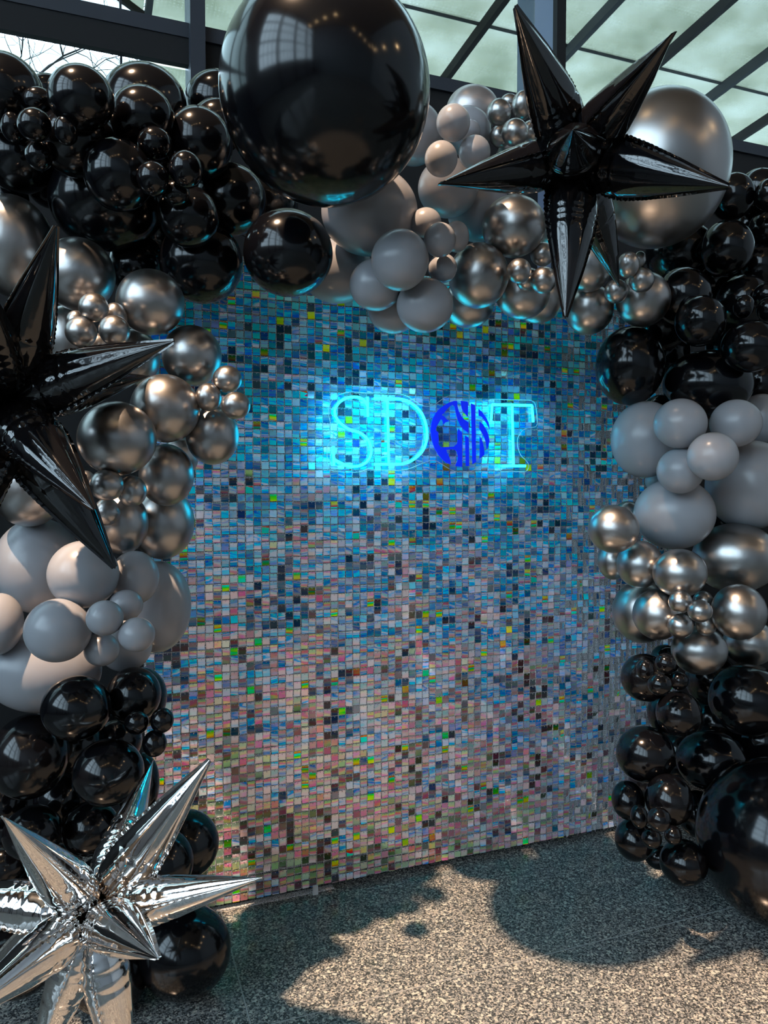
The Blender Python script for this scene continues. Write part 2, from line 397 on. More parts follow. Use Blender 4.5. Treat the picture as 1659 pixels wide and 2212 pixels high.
# ------------------------------------------------------------------ lamps on the ceiling
def ceiling_lamp(x, y, z, r=.07, label='small round warm downlight hanging from the dark ceiling', power=0):
    t = empty('ceiling_light', (x, y, z)); tag(t, label, 'light', 'ceiling lights: ' + label)
    MB().tube([(x, y, z + .02), (x, y, z + .22)], r * 1.15, 16).build('housing', M_HOUS, t)
    MB().tube([(x, y, z), (x, y, z + .02)], r, 16).build('bulb', M_BULB, t)
    MB().tube([(x, y, z + .22), (x, y, RZ)], .006, 6).build('cord', M_HOUS, t)
ceiling_lamp(KEY_POS[0], KEY_POS[1], KEY_POS[2] + .08, .16, 'large round warm downlight above the balloon arch')
for i in range(7):
    ceiling_lamp(2.0 + .9 * i, -7.5 - .5 * i, 6.5 - .22 * (3 - abs(3 - i)), .05, 'small warm bulb in the sagging row of seven behind the camera')
for i in range(4):
    ceiling_lamp(-4.5 + 1.5 * i, -9 + .6 * i, 8.2, .09, 'warm downlight in the high row of four beside the tall windows')
for i in range(3):
    ceiling_lamp(5.5, -3.5 - 2.5 * i, 5.5, .10, 'warm downlight in the row of three near the right wall')

# ------------------------------------------------------------------ sequin wall
wall = empty('shimmer_wall', (1.4, .02, 0))
tag(wall, 'holographic shimmer wall of small square sequins behind the balloon arch', 'backdrop')
def build_wall():
    MB().box((WX0 - .005, .012, WZ0 - .004), (WX1 + .005, .018, WZ0 + NR * .03 + .004)).build('backing_sheet', M_GLIT, wall)
    g = MB()
    for c in range(NC + 1):
        x = WX0 + c * .03; g.box((x - .0016, -.0006, WZ0), (x + .0016, .012, WZ0 + NR * .03))
    for r_ in range(NR + 1):
        z = WZ0 + r_ * .03; g.box((WX0, .0002, z - .0013), (WX1, .012, z + .0013))
    tag(g.build('backing_grid', M_GLIT, wall), kind='stuff')
    # bent sheets: a few shapes of sequin
    rr = random.Random(11); h = .0130
    def sheet(curve, twist):
        vs, fs = [], []
        for side in (0, 1):
            for j in range(4):
                for i in range(3):
                    x = (i - 1) * h; z = -(j / 3) * 2 * h
                    yy = curve * ((j - 1.5) / 1.5) ** 2 * .0016 + twist * (i - 1) * (j / 3) * .0016 + side * .0005
                    vs.append((x, yy, z))
        for j in range(3):
            for i in range(2):
                a = j * 3 + i; fs.append((a, a + 3, a + 4, a + 1)); b_ = a + 12; fs.append((b_, b_ + 1, b_ + 4, b_ + 3))
        return vs, fs
    shapes = [sheet(rr.uniform(-1, 1), rr.uniform(-.8, .8)) for _ in range(8)]
    meshes = [mesh_from('sequin', *s_) for s_ in shapes]
    for me in meshes: me.materials.append(M_SEQ); me.polygons.foreach_set('use_smooth', [True] * len(me.polygons))
    discs = [(b[0], b[1], b[2], b[3]) for b in BAL]
    cells = []
    for c in range(NC):
        for r_ in range(NR):
            x = WX0 + (c + .5) * .03; zt_ = WZ0 + (r_ + 1) * .03 - .0012
            # slack rows and columns: neighbouring sequins hang alike
            wave = .045 * math.sin(c * .55 + 1.3 * math.sin(r_ * .31)) + .05 * math.sin(r_ * .9 + c * .13)
            tilt = wave + rr.gauss(0, .05)
            yaw = rr.gauss(0, .045)
            if x > 1.9 and rr.random() < min(.8, (x - 1.85) * 1.6) and (r_ % 10 > 1 or c % 3): yaw += rr.choice((.75, .95, .6))
            if rr.random() < .012: tilt += rr.uniform(-.5, .2)
            roll = rr.gauss(0, .035)
            if r_ < 3: zt_ -= .005; tilt += rr.gauss(0, .03)
            y0 = (-.001 if r_ % 2 else -.002) - abs(math.sin(yaw)) * .011
            cells.append((x, y0, zt_, tilt, yaw, roll, rr.randrange(8)))
    vis = []
    for k_, c in enumerate(cells):
        px, py, dz = project((c[0], c[1], c[2] - .014))
        if px < 0 or px > 1659 or py < 0 or py > 2212: continue
        if any(((px - a) / rx_) ** 2 + ((py - b_) / ry_) ** 2 < 1.05 for a, b_, rx_, ry_ in discs): continue
        if ((px - 230) / 330) ** 2 + ((py - 1960) / 330) ** 2 < 1: continue
        vis.append((math.sqrt(dz), k_))
    vis.sort(); single = {k_ for _, k_ in vis[:300]}
    mv, mf = [], []; pegs = MB()
    for k_, (x, y0, z, tilt, yaw, roll, sh) in enumerate(cells):
        Mx = Matrix.Translation((x, y0, z)) @ Matrix.Rotation(yaw, 4, 'Z') @ Matrix.Rotation(-tilt, 4, 'X') @ Matrix.Rotation(roll, 4, 'Y')
        if k_ in single:
            o = bpy.data.objects.new('sequin', meshes[sh]); COL.objects.link(o); o.parent = wall
            o.matrix_parent_inverse = Matrix.Translation(-Vector(wall.location)); o.matrix_basis = Mx
        else:
            n = len(mv); vs, fs = shapes[sh]
            mv += [tuple(Mx @ Vector(v)) for v in vs]; mf += [tuple(i + n for i in f) for f in fs]
        a = Mx @ Vector((0, -.0012, -.0030))
        pegs.box((a.x - .0012, a.y - .0016, a.z - .0012), (a.x + .0012, a.y + .002, a.z + .0014))
    o = link_mesh('small_sequins', mesh_from('small_sequins', mv, mf), M_SEQ, wall, True); tag(o, kind='stuff')
    tag(pegs.build('pegs', simple('clear_peg', (.55, .58, .6), .2), wall), kind='stuff')
    # clear glittery skirt and white foot tab under the wall
    MB().box((WX0, -.010, 0), (WX0 + .70, .02, .004)).build('bottom_strip', M_GLIT, wall)
    p = at_plane_y(681, 1950, -.02)
    MB().box((p.x - .010, -.026, .0), (p.x + .010, -.018, .036)).build('white_foot_tab', simple('white_plastic', (.8, .85, .86), .4), wall)

# ------------------------------------------------------------------ neon sign
SY = -.085
def sp(px, py, y=SY): return at_plane_y(px, py, y)
def conv(pts, ox, oy, sc): return [(ox + a / sc, oy + b_ / sc) for a, b_ in pts]
def smooth_path(pts, n=7):
    P = [Vector((a, b_)) for a, b_ in pts]; P = [P[0] * 2 - P[1]] + P + [P[-1] * 2 - P[-2]]; out = []
    for i in range(1, len(P) - 2):
        for j in range(n):
            t = j / n; a, b_, c, d = P[i-1], P[i], P[i+1], P[i+2]
            q = .5 * ((2 * b_) + (c - a) * t + (2 * a - 5 * b_ + 4 * c - d) * t * t + (3 * b_ - a - 3 * c + d) * t ** 3)
            out.append((q.x, q.y))
    out.append(tuple(P[-2])); return out
def plate(name, polys, y0, y1, mat, parent):
    mb = MB()
    for pts in polys:
        f3 = [sp(a, b_, y0) for a, b_ in pts]; bk = [Vector((p.x, y1, p.z)) for p in f3]; n = len(pts)
        tri = tessellate_polygon([[Vector((p.x, p.z, 0)) for p in f3]])
        fs = [tuple(t) for t in tri] + [tuple(i + n for i in reversed(t)) for t in tri]
        fs += [(i, (i + 1) % n, (i + 1) % n + n, i + n) for i in range(n)]
        mb.add(f3 + bk, fs)
    o = mb.build(name, mat, parent)
    bm = bmesh.new(); bm.from_mesh(o.data); bmesh.ops.recalc_face_normals(bm, faces=bm.faces); bm.to_mesh(o.data); bm.free()
    return o
def neon():
    t = empty('neon_sign', sp(930, 940)); tag(t, 'cyan neon sign reading SDOT with a blue seal as its O', 'sign')
    z2 = lambda p: conv(p, 690, 840, 6.636)
    z3 = lambda p: conv(p, 1030, 840, 10.37)
    letters = [
        ('letter_s', [smooth_path(z2([(682,232),(655,180),(620,150),(560,122),(470,116),(370,140),(290,190),(235,265),(220,340),(240,410),(290,480),(360,540),(440,585),(540,615),(620,655),(700,740),(740,850),(735,950),(685,1040),(600,1095),(500,1112),(400,1100),(300,1060),(215,1015)])),
                      z2([(690,115),(695,400)]), z2([(200,825),(208,1105)])]),
        ('letter_d', [z2([(975,150),(993,1060)]), smooth_path(z2([(785,135),(1000,140),(1150,147),(1260,175),(1370,245),(1460,345),(1515,470),(1540,600),(1540,710),(1505,840),(1435,940),(1330,1025),(1210,1072),(1080,1080),(900,1080),(790,1080)]))]),
        ('letter_t', [z3([(318,740),(345,350)]), z3([(345,350),(1235,372)]), z3([(1235,372),(1262,745)]), z3([(790,380),(820,1710)]), z3([(560,1728),(1085,1728)])]),
    ]
    for nm, paths in letters:
        mb = MB()
        for p in paths: mb.tube([sp(a, b_, SY - .012) for a, b_ in p], .0050, 10)
        mb.build(nm, M_NEON, t, False)
    outl = [(762,846),(788,848.5),(826,849),(856,850),(878,855),(896,866),(910,875),(925,878),(937,875),(946,869),(956,862),(965,857),(980,853),(997,851.5),(1010,854),(1024,860),(1036,865),(1047,866.5),(1058,862.7),(1067,862),(1117,863.6),(1144,864.6),(1152.5,868),(1157,875.7),(1160,898),(1160.7,915),(1156,922),(1144,924),(1132,928),(1123.5,936.4),(1118.7,946),(1117.6,957),(1119.7,970),(1125.5,983.7),(1136,994.3),(1142,1003),(1141.4,1010.7),(1135,1018.4),(1110,1019),(1084,1019),(1078,1013.6),(1068.6,1006),(1059,1002),(1049,1002),(1037.7,1006),(1028.5,1012.7),(1015,1018.6),(999.6,1020),(983.3,1018),(970.6,1012.7),(956,1003.7),(941.7,995.6),(926,996),(901,1006),(882,1013),(863,1015.6),(830,1015.8),(810.6,1015.6),(795.5,1013),(786.4,1016),(774,1020),(750,1020),(720,1017.8),(709.6,1010),(706.9,990.7),(707,965),(714,954.5),(720,942.5),(719.4,926),(712.6,909),(709.6,892.7),(712.6,873),(723,859.6),(739.7,849.8)]
    sm = smooth_path(outl + [outl[0]], 3)[:-1]
    plate('acrylic_plate', [sm], SY - .003, SY + .003, M_ACRYL, t)
    ring = [sp(a, b_, SY) for a, b_ in sm]; ring.append(ring[0])
    MB().tube(ring, .0013, 6, cap=False).build('edge_glow_rim', M_EDGE, t)
    z1 = lambda p: conv(p, 920, 850, 11.06)
    A = [(745,180),(680,175),(560,215),(430,290),(330,370),(240,470),(170,600),(130,740),(118,880),(130,1020),(160,1170),(220,1330),(300,1460),(400,1580),(500,1660),(595,1690),(590,1620),(560,1520),(510,1430),(490,1350),(620,1335),(700,1345),(745,1390),(775,1500),(765,1600),(720,1700),(715,1740),(870,1750),(868,940),(840,910),(785,845),(765,900),(765,1150),(745,1210),(680,1265),(560,1275),(370,1285),(320,1240),(300,1190),(310,1100),(300,1000),(300,930),(240,880),(260,790),(320,680),(360,610),(400,640),(425,740),(465,690),(570,660),(500,620),(440,545),(380,515),(440,460),(510,370),(580,300),(650,270),(690,310),(715,420),(760,600),(820,740),(900,850),(1020,945),(1020,690),(930,630),(850,540),(790,430),(755,300)]
    polys = [A, [(840,175),(1000,195),(1010,250),(1010,560),(930,470),(870,370),(845,260)], [(1085,240),(1180,280),(1200,1635),(1120,1690)],
             [(945,1010),(1025,1055),(1035,1730),(960,1735)], [(1265,370),(1340,440),(1440,580),(1500,700),(1525,850),(1500,790),(1420,650),(1340,550),(1270,530)],
             [(1290,670),(1380,760),(1460,900),(1500,1010),(1520,1130),(1500,1230),(1465,1330),(1440,1160),(1400,1040),(1340,930),(1285,840)],
             [(1295,1020),(1350,1140),(1390,1300),(1400,1460),(1290,1560)]]
    plate('blue_seal', [z1(p) for p in polys], SY - .008, SY - .004, M_SEAL, t)
    for a, b_ in z2([(460, 75), (435, 1160)]) + z3([(775, 295), (808, 1800)]):
        c = sp(a, b_); MB().tube([(c.x, SY - .008, c.z), (c.x, -.004, c.z)], .004, 12).build('standoff', M_METAL, t)
    c = sp(786, 1010, SY); d = sp(786, 1030, -.01)
    MB().tube([(c.x, SY + .006, c.z), (c.x + .004, -.03, c.z - .03), (d.x, -.008, d.z - .05)], .0015, 6).build('cable', M_ACRYL, t)

# ------------------------------------------------------------------ balloons
# group | colour | rows: px x, px y, rx, ry, layer (depth order, higher = nearer), label
BG = [
('black balloons of the upper left', 'K', [
 (5,198,93,93,2,'large black balloon at the top left corner, cut by the picture edge'),
 (103,198,45,42,0,'black balloon mostly hidden between the two topmost left ones'),
 (174,210,75,76,2,'black balloon below the branches, second from the left along the top'),
 (165,305,88,82,1,'dark black balloon right behind the four-balloon cluster at upper left'),
 (310,222,95,93,0,'wide black balloon showing a curved top beside the first mullion'),
 (306,252,73,73,2,'round black balloon in front of the wide one, above its small cluster'),
 (428,309,76,84,2,'black balloon with cyan glint, right of the upper small cluster'),
 (472,222,76,76,0,'black balloon half hidden by the giant, just under the mullion'),
 (472,270,62,62,1,'black balloon touching the left edge of the giant black one'),
 (255,377,77,83,3,'round black balloon left of the second small black cluster'),
 (40,340,82,82,1,'black balloon at the left edge beneath the small cluster'),
 (225,430,125,115,1,'very large black balloon above the tall spike of the left star'),
 (406,467,68,70,2,'black balloon with a cyan rim beneath the second small cluster'),
 (434,565,92,93,1,'large black balloon with bright cyan arc above the shimmer wall corner'),
 (290,575,60,60,0,'black balloon in the dark gap between chrome and black ones'),
 (495,430,82,82,0,'shadowed black balloon left beneath the giant black one'),
 (622,545,98,98,2,'large black balloon hanging directly beneath the giant, cyan script reflection'),
 (560,440,85,80,0,'deeply shadowed black balloon tucked behind the giant balloon'),
]),
('tiny black balloons of the far left cluster', 'K', [
 (81,216,35,31,4,'tiny black balloon topmost of the far upper left cluster'),
 (74,269,39,39,5,'tiny black balloon in the middle of the far upper left cluster'),
 (27,274,27,36,4,'tiny black balloon leftmost of the far upper left cluster'),
 (142,282,27,34,4,'tiny black balloon rightmost of the far upper left cluster'),
 (84,336,31,34,4,'tiny black balloon lowest of the far upper left cluster'),
]),
('tiny black balloons of the second left cluster', 'K', [
 (334,309,38,38,4,'tiny black balloon topmost of the cluster left of the giant'),
 (401,366,37,43,5,'tiny black balloon rightmost of the cluster left of the giant'),
 (330,386,36,40,5,'tiny black balloon leftmost of the cluster left of the giant'),
 (380,417,31,30,4,'tiny black balloon lowest of the cluster left of the giant'),
]),
('giant balloons', 'K', [
 (700,181,229,269,4,'giant black balloon at the top centre of the arch'),
 (1692,1825,192,192,3,'giant black balloon on the floor at the lower right'),
]),
('giant balloons', 'C', [
 (1427,361,158,179,2,'giant chrome silver balloon behind the star at upper right'),
]),
('grey balloons of the arch top', 'G', [
 (895,288,62,73,1,'grey balloon peeking out along the right edge of the giant black'),
 (1008,282,54,56,1,'grey balloon behind the three topmost tiny grey ones'),
 (968,405,66,68,2,'large grey balloon beneath the left point of the black star'),
 (1035,455,70,70,1,'shadowed grey balloon between grey cluster and chrome, under star point'),
 (798,455,105,100,2,'largest grey balloon right below the giant black one'),
 (728,585,80,72,0,'cyan-lit grey balloon behind, next to the shimmer wall top'),
 (864,561,63,69,4,'round grey balloon in front, left of the four tiny grey ones'),
 (812,615,58,58,2,'grey balloon lower left of the front round grey one'),
 (918,659,62,61,3,'grey balloon lowest in the arch top, hanging over sequins'),
 (850,668,56,54,1,'grey balloon with bright cyan rim, half hidden over the sequins'),
]),
('tiny grey balloons of the arch top', 'G', [
 (979,265,37,43,5,'tiny grey balloon topmost of the trio beside the giant black'),
 (953,343,36,41,5,'tiny grey balloon lower left of the trio, lit orange'),
 (1025,329,35,39,5,'tiny grey balloon lower right of the trio'),
 (1015,283,23,26,4,'tiny grey balloon hidden behind the upper trio'),
 (920,481,34,34,4,'tiny grey balloon topmost of the hanging grey cluster'),
 (950,518,35,39,5,'tiny grey balloon in the middle of the hanging grey cluster'),
 (986,511,28,35,4,'tiny grey balloon rightmost of the hanging grey cluster'),
 (956,579,32,33,4,'tiny grey balloon lowest of the hanging grey cluster'),
]),
('chrome balloons of the arch top', 'C', [
 (1127,350,60,62,1,'dark chrome balloon behind the left arm of the black star'),
 (1110,488,70,70,3,'large chrome balloon beneath the left arm of the black star'),
 (1034,595,66,73,2,'chrome balloon with broad cyan underside right of the grey ones'),
 (1012,655,56,55,1,'cyan-lit chrome balloon touching the sequins, right of lowest grey'),
 (1129,633,60,58,2,'chrome balloon beneath the four tiny chrome balloons'),
 (1162,645,56,55,1,'chrome balloon behind the downward point of the black star'),
 (1207,500,52,56,0,'chrome balloon nearly hidden behind the downward star point'),
 (1272,575,51,58,2,'chrome balloon between the two lower points of the star'),
 (1273,668,54,56,1,'chrome balloon lowest over the sequins, right of star point'),
 (1390,646,61,61,2,'chrome balloon at the right end of the chrome arch section'),
]),
('pearly balloons of the arch top', 'P', [
 (1021,238,58,58,0,'pearly silver balloon topmost behind the grey trio'),
]),
('tiny chrome balloons of the arch top', 'C', [
 (1078,242,27,31,4,'tiny chrome balloon left in the cluster beside the star top'),
 (1129,227,24,33,4,'tiny chrome balloon against the upward star point'),
 (1100,220,20,19,3,'tiny chrome balloon peeking over the cluster beside the star'),
 (1112,286,29,32,5,'tiny chrome balloon lowest front in the cluster beside the star'),
 (1081,294,24,26,3,'tiny chrome balloon lower left behind in the cluster beside the star'),
 (1148,284,24,26,3,'tiny chrome balloon squeezed between cluster and star spike'),
 (1121,585,27,28,5,'tiny chrome balloon leftmost above the cyan-lit ones'),
 (1174,605,29,30,5,'tiny chrome balloon lower right of the lower chrome cluster'),
 (1172,549,27,27,4,'tiny chrome balloon upper right of the lower chrome cluster'),
 (1136,606,21,22,4,'tiny chrome balloon half hidden bottom of the lower chrome cluster'),
 (1331,629,26,27,4,'tiny chrome balloon at the tip of the short star point'),
 (1357,572,25,29,5,'tiny chrome balloon topmost of the cluster under the giant chrome'),
 (1382,562,15,20,3,'tiny chrome balloon hidden right behind under the giant chrome'),
 (1386,605,28,28,5,'tiny chrome balloon rightmost of the cluster under the giant chrome'),
]),
('black balloons of the upper right', 'K', [
 (1362,790,77,87,1,'large black balloon with cyan letter reflection, nearest the shimmer wall'),
 (1513,693,58,57,3,'round black balloon above the cluster of big black ones, right'),
 (1530,830,101,76,2,'wide black balloon resting just above the light grey balloons'),
 (1622,748,67,58,4,'black balloon at the right edge with a small cyan letter'),
 (1475,640,66,66,1,'dark black balloon right of the chrome arch end'),
 (1570,535,62,62,2,'black balloon below the giant chrome, with window reflection'),
 (1605,650,62,60,1,'black balloon behind the tiny ones at the right edge'),
 (1583,425,50,54,2,'black balloon touching the tip of the star right arm'),
 (1640,413,52,52,1,'black balloon topmost at the right edge with bright rim'),
 (1657,492,42,42,2,'black balloon at the right edge halfway down the dark part'),
 (1470,545,78,72,0,'hidden black balloon in the dark gap under the giant chrome'),
 (1430,700,62,60,0,'shadowed black balloon behind chrome and black, above wall edge'),
 (1640,575,50,50,1,'dim black balloon at the right edge above the tiny ones'),
]),
('tiny black balloons of the upper right', 'K', [
 (1660,420,33,36,4,'tiny black balloon at right edge below the topmost black one'),
 (1607,662,24,26,5,'tiny black balloon leftmost of the right edge cluster'),
 (1656,637,31,29,4,'tiny black balloon upper in the right edge cluster'),
 (1661,668,29,27,5,'tiny black balloon lower right in the right edge cluster'),
]),
('light grey balloons of the right column', 'G', [
 (1395,949,77,84,1,'large light grey balloon with cyan glow beside the sign side'),
 (1470,915,60,55,4,'light grey balloon upper left of the front four'),
 (1590,914,59,52,4,'light grey balloon upper right of the front four'),
 (1540,986,58,53,5,'light grey balloon foremost in the middle of the four'),
 (1470,1017,53,50,4,'light grey balloon lower left of the front four'),
 (1622,1048,101,98,2,'very large light grey balloon at the right edge'),
 (1458,1110,91,78,2,'large egg-shaped light grey balloon lowest in the right column'),
 (1645,905,56,55,1,'brownish shaded grey balloon cut by the right edge'),
 (1420,1040,28,26,0,'small sliver of grey balloon behind the right column'),
]),
('silver chrome balloons of the right column', 'S', [
 (1326,1143,57,52,3,'silver balloon leftmost, standing out over the sequins'),
 (1355,1112,30,30,1,'silver balloon glimpsed behind the leftmost one'),
 (1383,1219,52,52,3,'silver balloon beneath the egg-shaped grey one'),
 (1325,1212,35,41,1,'silver balloon half hidden below the leftmost one'),
 (1469,1238,61,53,4,'silver balloon directly above the tiny silver five'),
 (1590,1205,98,76,2,'very large silver balloon at the right edge'),
 (1387,1322,66,68,1,'large shaded silver balloon over the sequins, left of tiny five'),
 (1422,1327,57,56,3,'silver balloon overlapping the shaded one, touching the tiny five'),
 (1597,1322,63,61,4,'silver balloon right of the tiny silver five'),
 (1511,1405,63,54,3,'silver balloon directly beneath the tiny silver five'),
 (1620,1388,60,51,1,'brownish shaded silver balloon at the lower right edge'),
]),
('tiny silver balloons of the right column', 'S', [
 (1470,1300,27,25,5,'tiny silver balloon upper left of the five'),
 (1519,1298,23,22,4,'tiny silver balloon upper right of the five'),
 (1512,1320,28,25,6,'tiny silver balloon in the centre of the five'),
 (1470,1352,29,27,5,'tiny silver balloon lower left of the five'),
 (1525,1350,24,24,4,'tiny silver balloon lower right of the five'),
]),
('black balloons of the lower right', 'K', [
 (1394,1464,55,53,2,'black balloon carrying a tiny cluster beside the sequin edge'),
 (1437,1425,33,33,1,'black balloon hidden under the silver ones, lower right column'),
 (1467,1542,52,50,3,'black balloon second down in the lower right column'),
 (1440,1540,43,50,1,'black balloon showing as a dark crescent left of another'),
 (1617,1512,90,80,2,'large black balloon at right edge beneath the shaded silver one'),
 (1395,1630,66,63,2,'black balloon at the sequin edge, halfway down the lower column'),
 (1537,1643,80,67,2,'large black balloon upper left of the giant floor balloon'),
 (1357,1729,37,44,3,'medium black balloon leftmost above the lowest tiny cluster'),
 (1446,1728,54,58,3,'black balloon right above the lowest tiny cluster'),
 (1370,1815,43,48,3,'medium black balloon lowest left, just above the floor'),
 (1477,1864,54,53,3,'black balloon resting on the floor beside the giant'),
 (1424,1852,32,28,1,'dark black balloon behind, between the two lowest ones'),
 (1645,1600,60,56,0,'shadowed black balloon above the giant floor balloon'),
]),
('tiny black balloons of the lower right', 'K', [
 (1394,1447,20,23,5,'tiny black balloon leftmost under the silver balloons'),
 (1438,1433,24,22,5,'tiny black balloon topmost under the silver balloons'),
 (1425,1479,27,24,6,'tiny black balloon foremost below the silver balloons'),
 (1466,1470,22,21,4,'tiny black balloon rightmost under the silver balloons'),
 (1381,1764,20,27,5,'tiny black balloon upper left of the lowest cluster'),
 (1424,1770,27,28,6,'tiny black balloon foremost of the lowest cluster'),
 (1408,1811,23,23,5,'tiny black balloon bottom of the lowest cluster'),
 (1454,1804,20,22,5,'tiny black balloon rightmost of the lowest cluster'),
]),
('chrome balloons of the left column', 'C', [
 (28,533,95,116,1,'huge chrome balloon at the left edge behind the star spike'),
 (168,592,83,82,2,'large chrome balloon right of the tall star spike'),
 (324,652,76,73,3,'chrome balloon upper right, touching the sequin wall top'),
 (414,768,66,67,2,'chrome balloon with cyan right rim, over the tiny trio'),
 (356,882,77,75,3,'chrome balloon left of the tiny trio at the sequins'),
 (252,947,88,81,4,'large chrome balloon lit orange at top, foremost of the left'),
 (458,940,59,65,2,'chrome balloon under the tiny trio, beside the sequins'),
 (359,1026,61,68,2,'chrome balloon with cyan rim below the foremost one'),
 (350,1130,71,79,1,'large chrome balloon lowest right, above the grey ones'),
 (262,1130,60,68,2,'chrome balloon lowest, next to the black spike tip'),
 (287,772,60,62,0,'shaded chrome balloon behind the sideways star spike'),
 (148,738,66,80,0,'shaded chrome balloon behind the tiny four, left'),
 (60,1055,84,84,2,'large chrome balloon at left edge under the black star'),
 (390,985,40,44,0,'chrome balloon in the gap behind two others on the left'),
]),
('tiny chrome balloons of the left column', 'C', [
 (202,664,34,32,5,'tiny chrome balloon topmost of the left cluster beside the tall spike'),
 (249,686,27,33,4,'tiny chrome balloon right behind in the left cluster by the tall spike'),
 (175,717,36,34,5,'tiny chrome balloon lower left of the cluster by the tall spike'),
 (247,714,35,34,6,'tiny chrome balloon lower right of the cluster by the tall spike'),
 (164,693,22,23,4,'tiny chrome balloon just showing left in the cluster by the spike'),
 (212,747,32,28,4,'tiny chrome balloon shaded at the cluster bottom by the spike'),
 (491,819,32,30,4,'tiny chrome balloon upper of the trio overlapping the sequins'),
 (450,858,29,31,4,'tiny chrome balloon left of the trio overlapping the sequins'),
 (509,876,32,30,5,'tiny chrome balloon lower right of the trio overlapping the sequins'),
 (230,1048,39,34,5,'tiny chrome balloon upper left of the low trio by the spike tip'),
 (285,1061,33,34,5,'tiny chrome balloon right of the low trio by the spike tip'),
 (231,1106,30,30,4,'tiny chrome balloon lowest of the low trio by the spike tip'),
 (185,1040,22,24,3,'tiny chrome balloon mostly hidden left of the low trio'),
]),
('grey balloons of the left column', 'G', [
 (80,1222,100,104,1,'very large shaded grey balloon at the left, behind the others'),
 (179,1241,80,74,4,'grey balloon pricked by the lowest black spike tip'),
 (290,1248,55,59,3,'grey balloon right of the pricked one'),
 (340,1311,74,100,1,'tall grey balloon bulging over the sequins on the left'),
 (124,1362,76,70,4,'grey balloon lower left, beside the four small grey ones'),
 (-5,1348,58,68,3,'grey balloon half cut by the left picture edge'),
 (92,1450,131,92,2,'largest grey balloon at the bottom of the left grey section'),
 (270,1395,60,57,2,'grey balloon behind the four small grey ones'),
]),
('small grey balloons of the left cluster', 'G', [
 (226,1335,42,39,6,'small grey balloon upper left of the four'),
 (272,1307,38,34,5,'small grey balloon topmost right of the four'),
 (295,1371,41,38,6,'small grey balloon rightmost of the four'),
 (219,1403,40,37,5,'small grey balloon lowest of the four'),
]),
('black balloons of the lower left', 'K', [
 (164,1530,79,72,4,'round black balloon just below the large grey one'),
 (288,1502,61,62,3,'black balloon over the tiny black trio, left column'),
 (301,1508,61,68,1,'black balloon showing as a rim against the sequins'),
 (62,1635,90,95,2,'large black balloon at the left edge above the silver star'),
 (233,1669,80,75,4,'black balloon above the thin silver spike'),
 (300,1700,45,76,1,'black balloon edge between thin silver spike and sequins'),
 (70,1800,68,63,2,'black balloon behind the upper left silver spike'),
 (195,1790,65,62,1,'black balloon in the shade between two silver spikes'),
 (400,1825,74,79,1,'black balloon protruding over the sequins at the lower left'),
 (352,1864,68,76,2,'black balloon behind the long right silver spike'),
 (398,2058,102,110,1,'large black balloon on the floor right of the silver star'),
 (60,1930,85,80,0,'shadowed black balloon behind the silver star, left'),
 (225,1915,75,70,0,'shadowed black balloon behind the centre of the silver star'),
 (35,2080,90,85,1,'dark black balloon low at the left behind silver spikes'),
 (235,2120,85,80,1,'dark black balloon behind the lower spikes of the silver star'),
]),
('tiny black balloons of the lower left', 'K', [
 (295,1561,27,27,5,'tiny black balloon left of the trio beside the sequins'),
 (350,1556,26,28,5,'tiny black balloon right of the trio beside the sequins'),
 (334,1606,27,30,5,'tiny black balloon lowest of the trio beside the sequins'),
]),
('dark balloons filling the arch from behind', 'K', [
 (110,395,58,58,0,'shadowed black balloon between the left edge ball and the very large one'),
 (250,305,58,58,0,'shadowed black balloon between four black balls, upper left'),
 (350,345,56,56,0,'shadowed black balloon behind the small cluster left of the giant'),
 (345,500,60,60,0,'shadowed black balloon behind the very large black one, upper left'),
 (15,430,50,50,0,'shadowed black balloon above the huge chrome one at left edge'),
 (160,1610,62,62,0,'shadowed black balloon in the gap above the silver star, left'),
 (130,1725,60,60,0,'shadowed black balloon behind the left silver spike tip area'),
 (250,1600,58,58,0,'shadowed black balloon behind the trio, lower left'),
 (5,1740,56,56,0,'shadowed black balloon at the left edge beside the silver tip'),
 (120,1860,60,60,0,'shadowed black balloon behind the wide silver spike'),
 (10,1870,56,56,0,'shadowed black balloon at the left edge, low, behind silver'),
 (290,1820,58,58,0,'shadowed black balloon between two upright silver spikes'),
 (120,1520,56,50,0,'shadowed black balloon under the largest left grey one'),
 (1545,600,64,64,0,'shadowed black balloon in the right dark part, upper'),
 (1625,500,58,58,0,'shadowed black balloon at the right, below the topmost pair'),
 (1580,745,58,58,0,'shadowed black balloon between three right black ones'),
 (1440,760,56,56,0,'shadowed black balloon between the two cyan-lettered ones'),
 (1640,830,54,54,0,'shadowed black balloon at right edge above the light grey ones'),
 (1540,1470,62,58,0,'shadowed black balloon under the silver balloons, right column'),
 (1540,1560,58,58,0,'shadowed black balloon between large and second black ones, right'),
 (1470,1630,56,56,0,'shadowed black balloon between two big ones near the sequins'),
 (1600,1700,58,58,0,'shadowed black balloon just above the giant floor balloon'),
 (1510,1760,50,54,0,'shadowed black balloon left of the giant floor balloon'),
 (1400,1690,44,44,0,'shadowed black balloon above the lowest tiny cluster'),
 (1425,900,44,48,0,'shadowed black balloon behind the light grey front pair'),
 (1560,1130,60,60,0,'dark balloon in the gap between light grey and silver ones'),
]),
]
BAL = [(r[0], r[1], r[2], r[3], r[4], r[5], g, c) for g, c, rows in BG for r in rows]

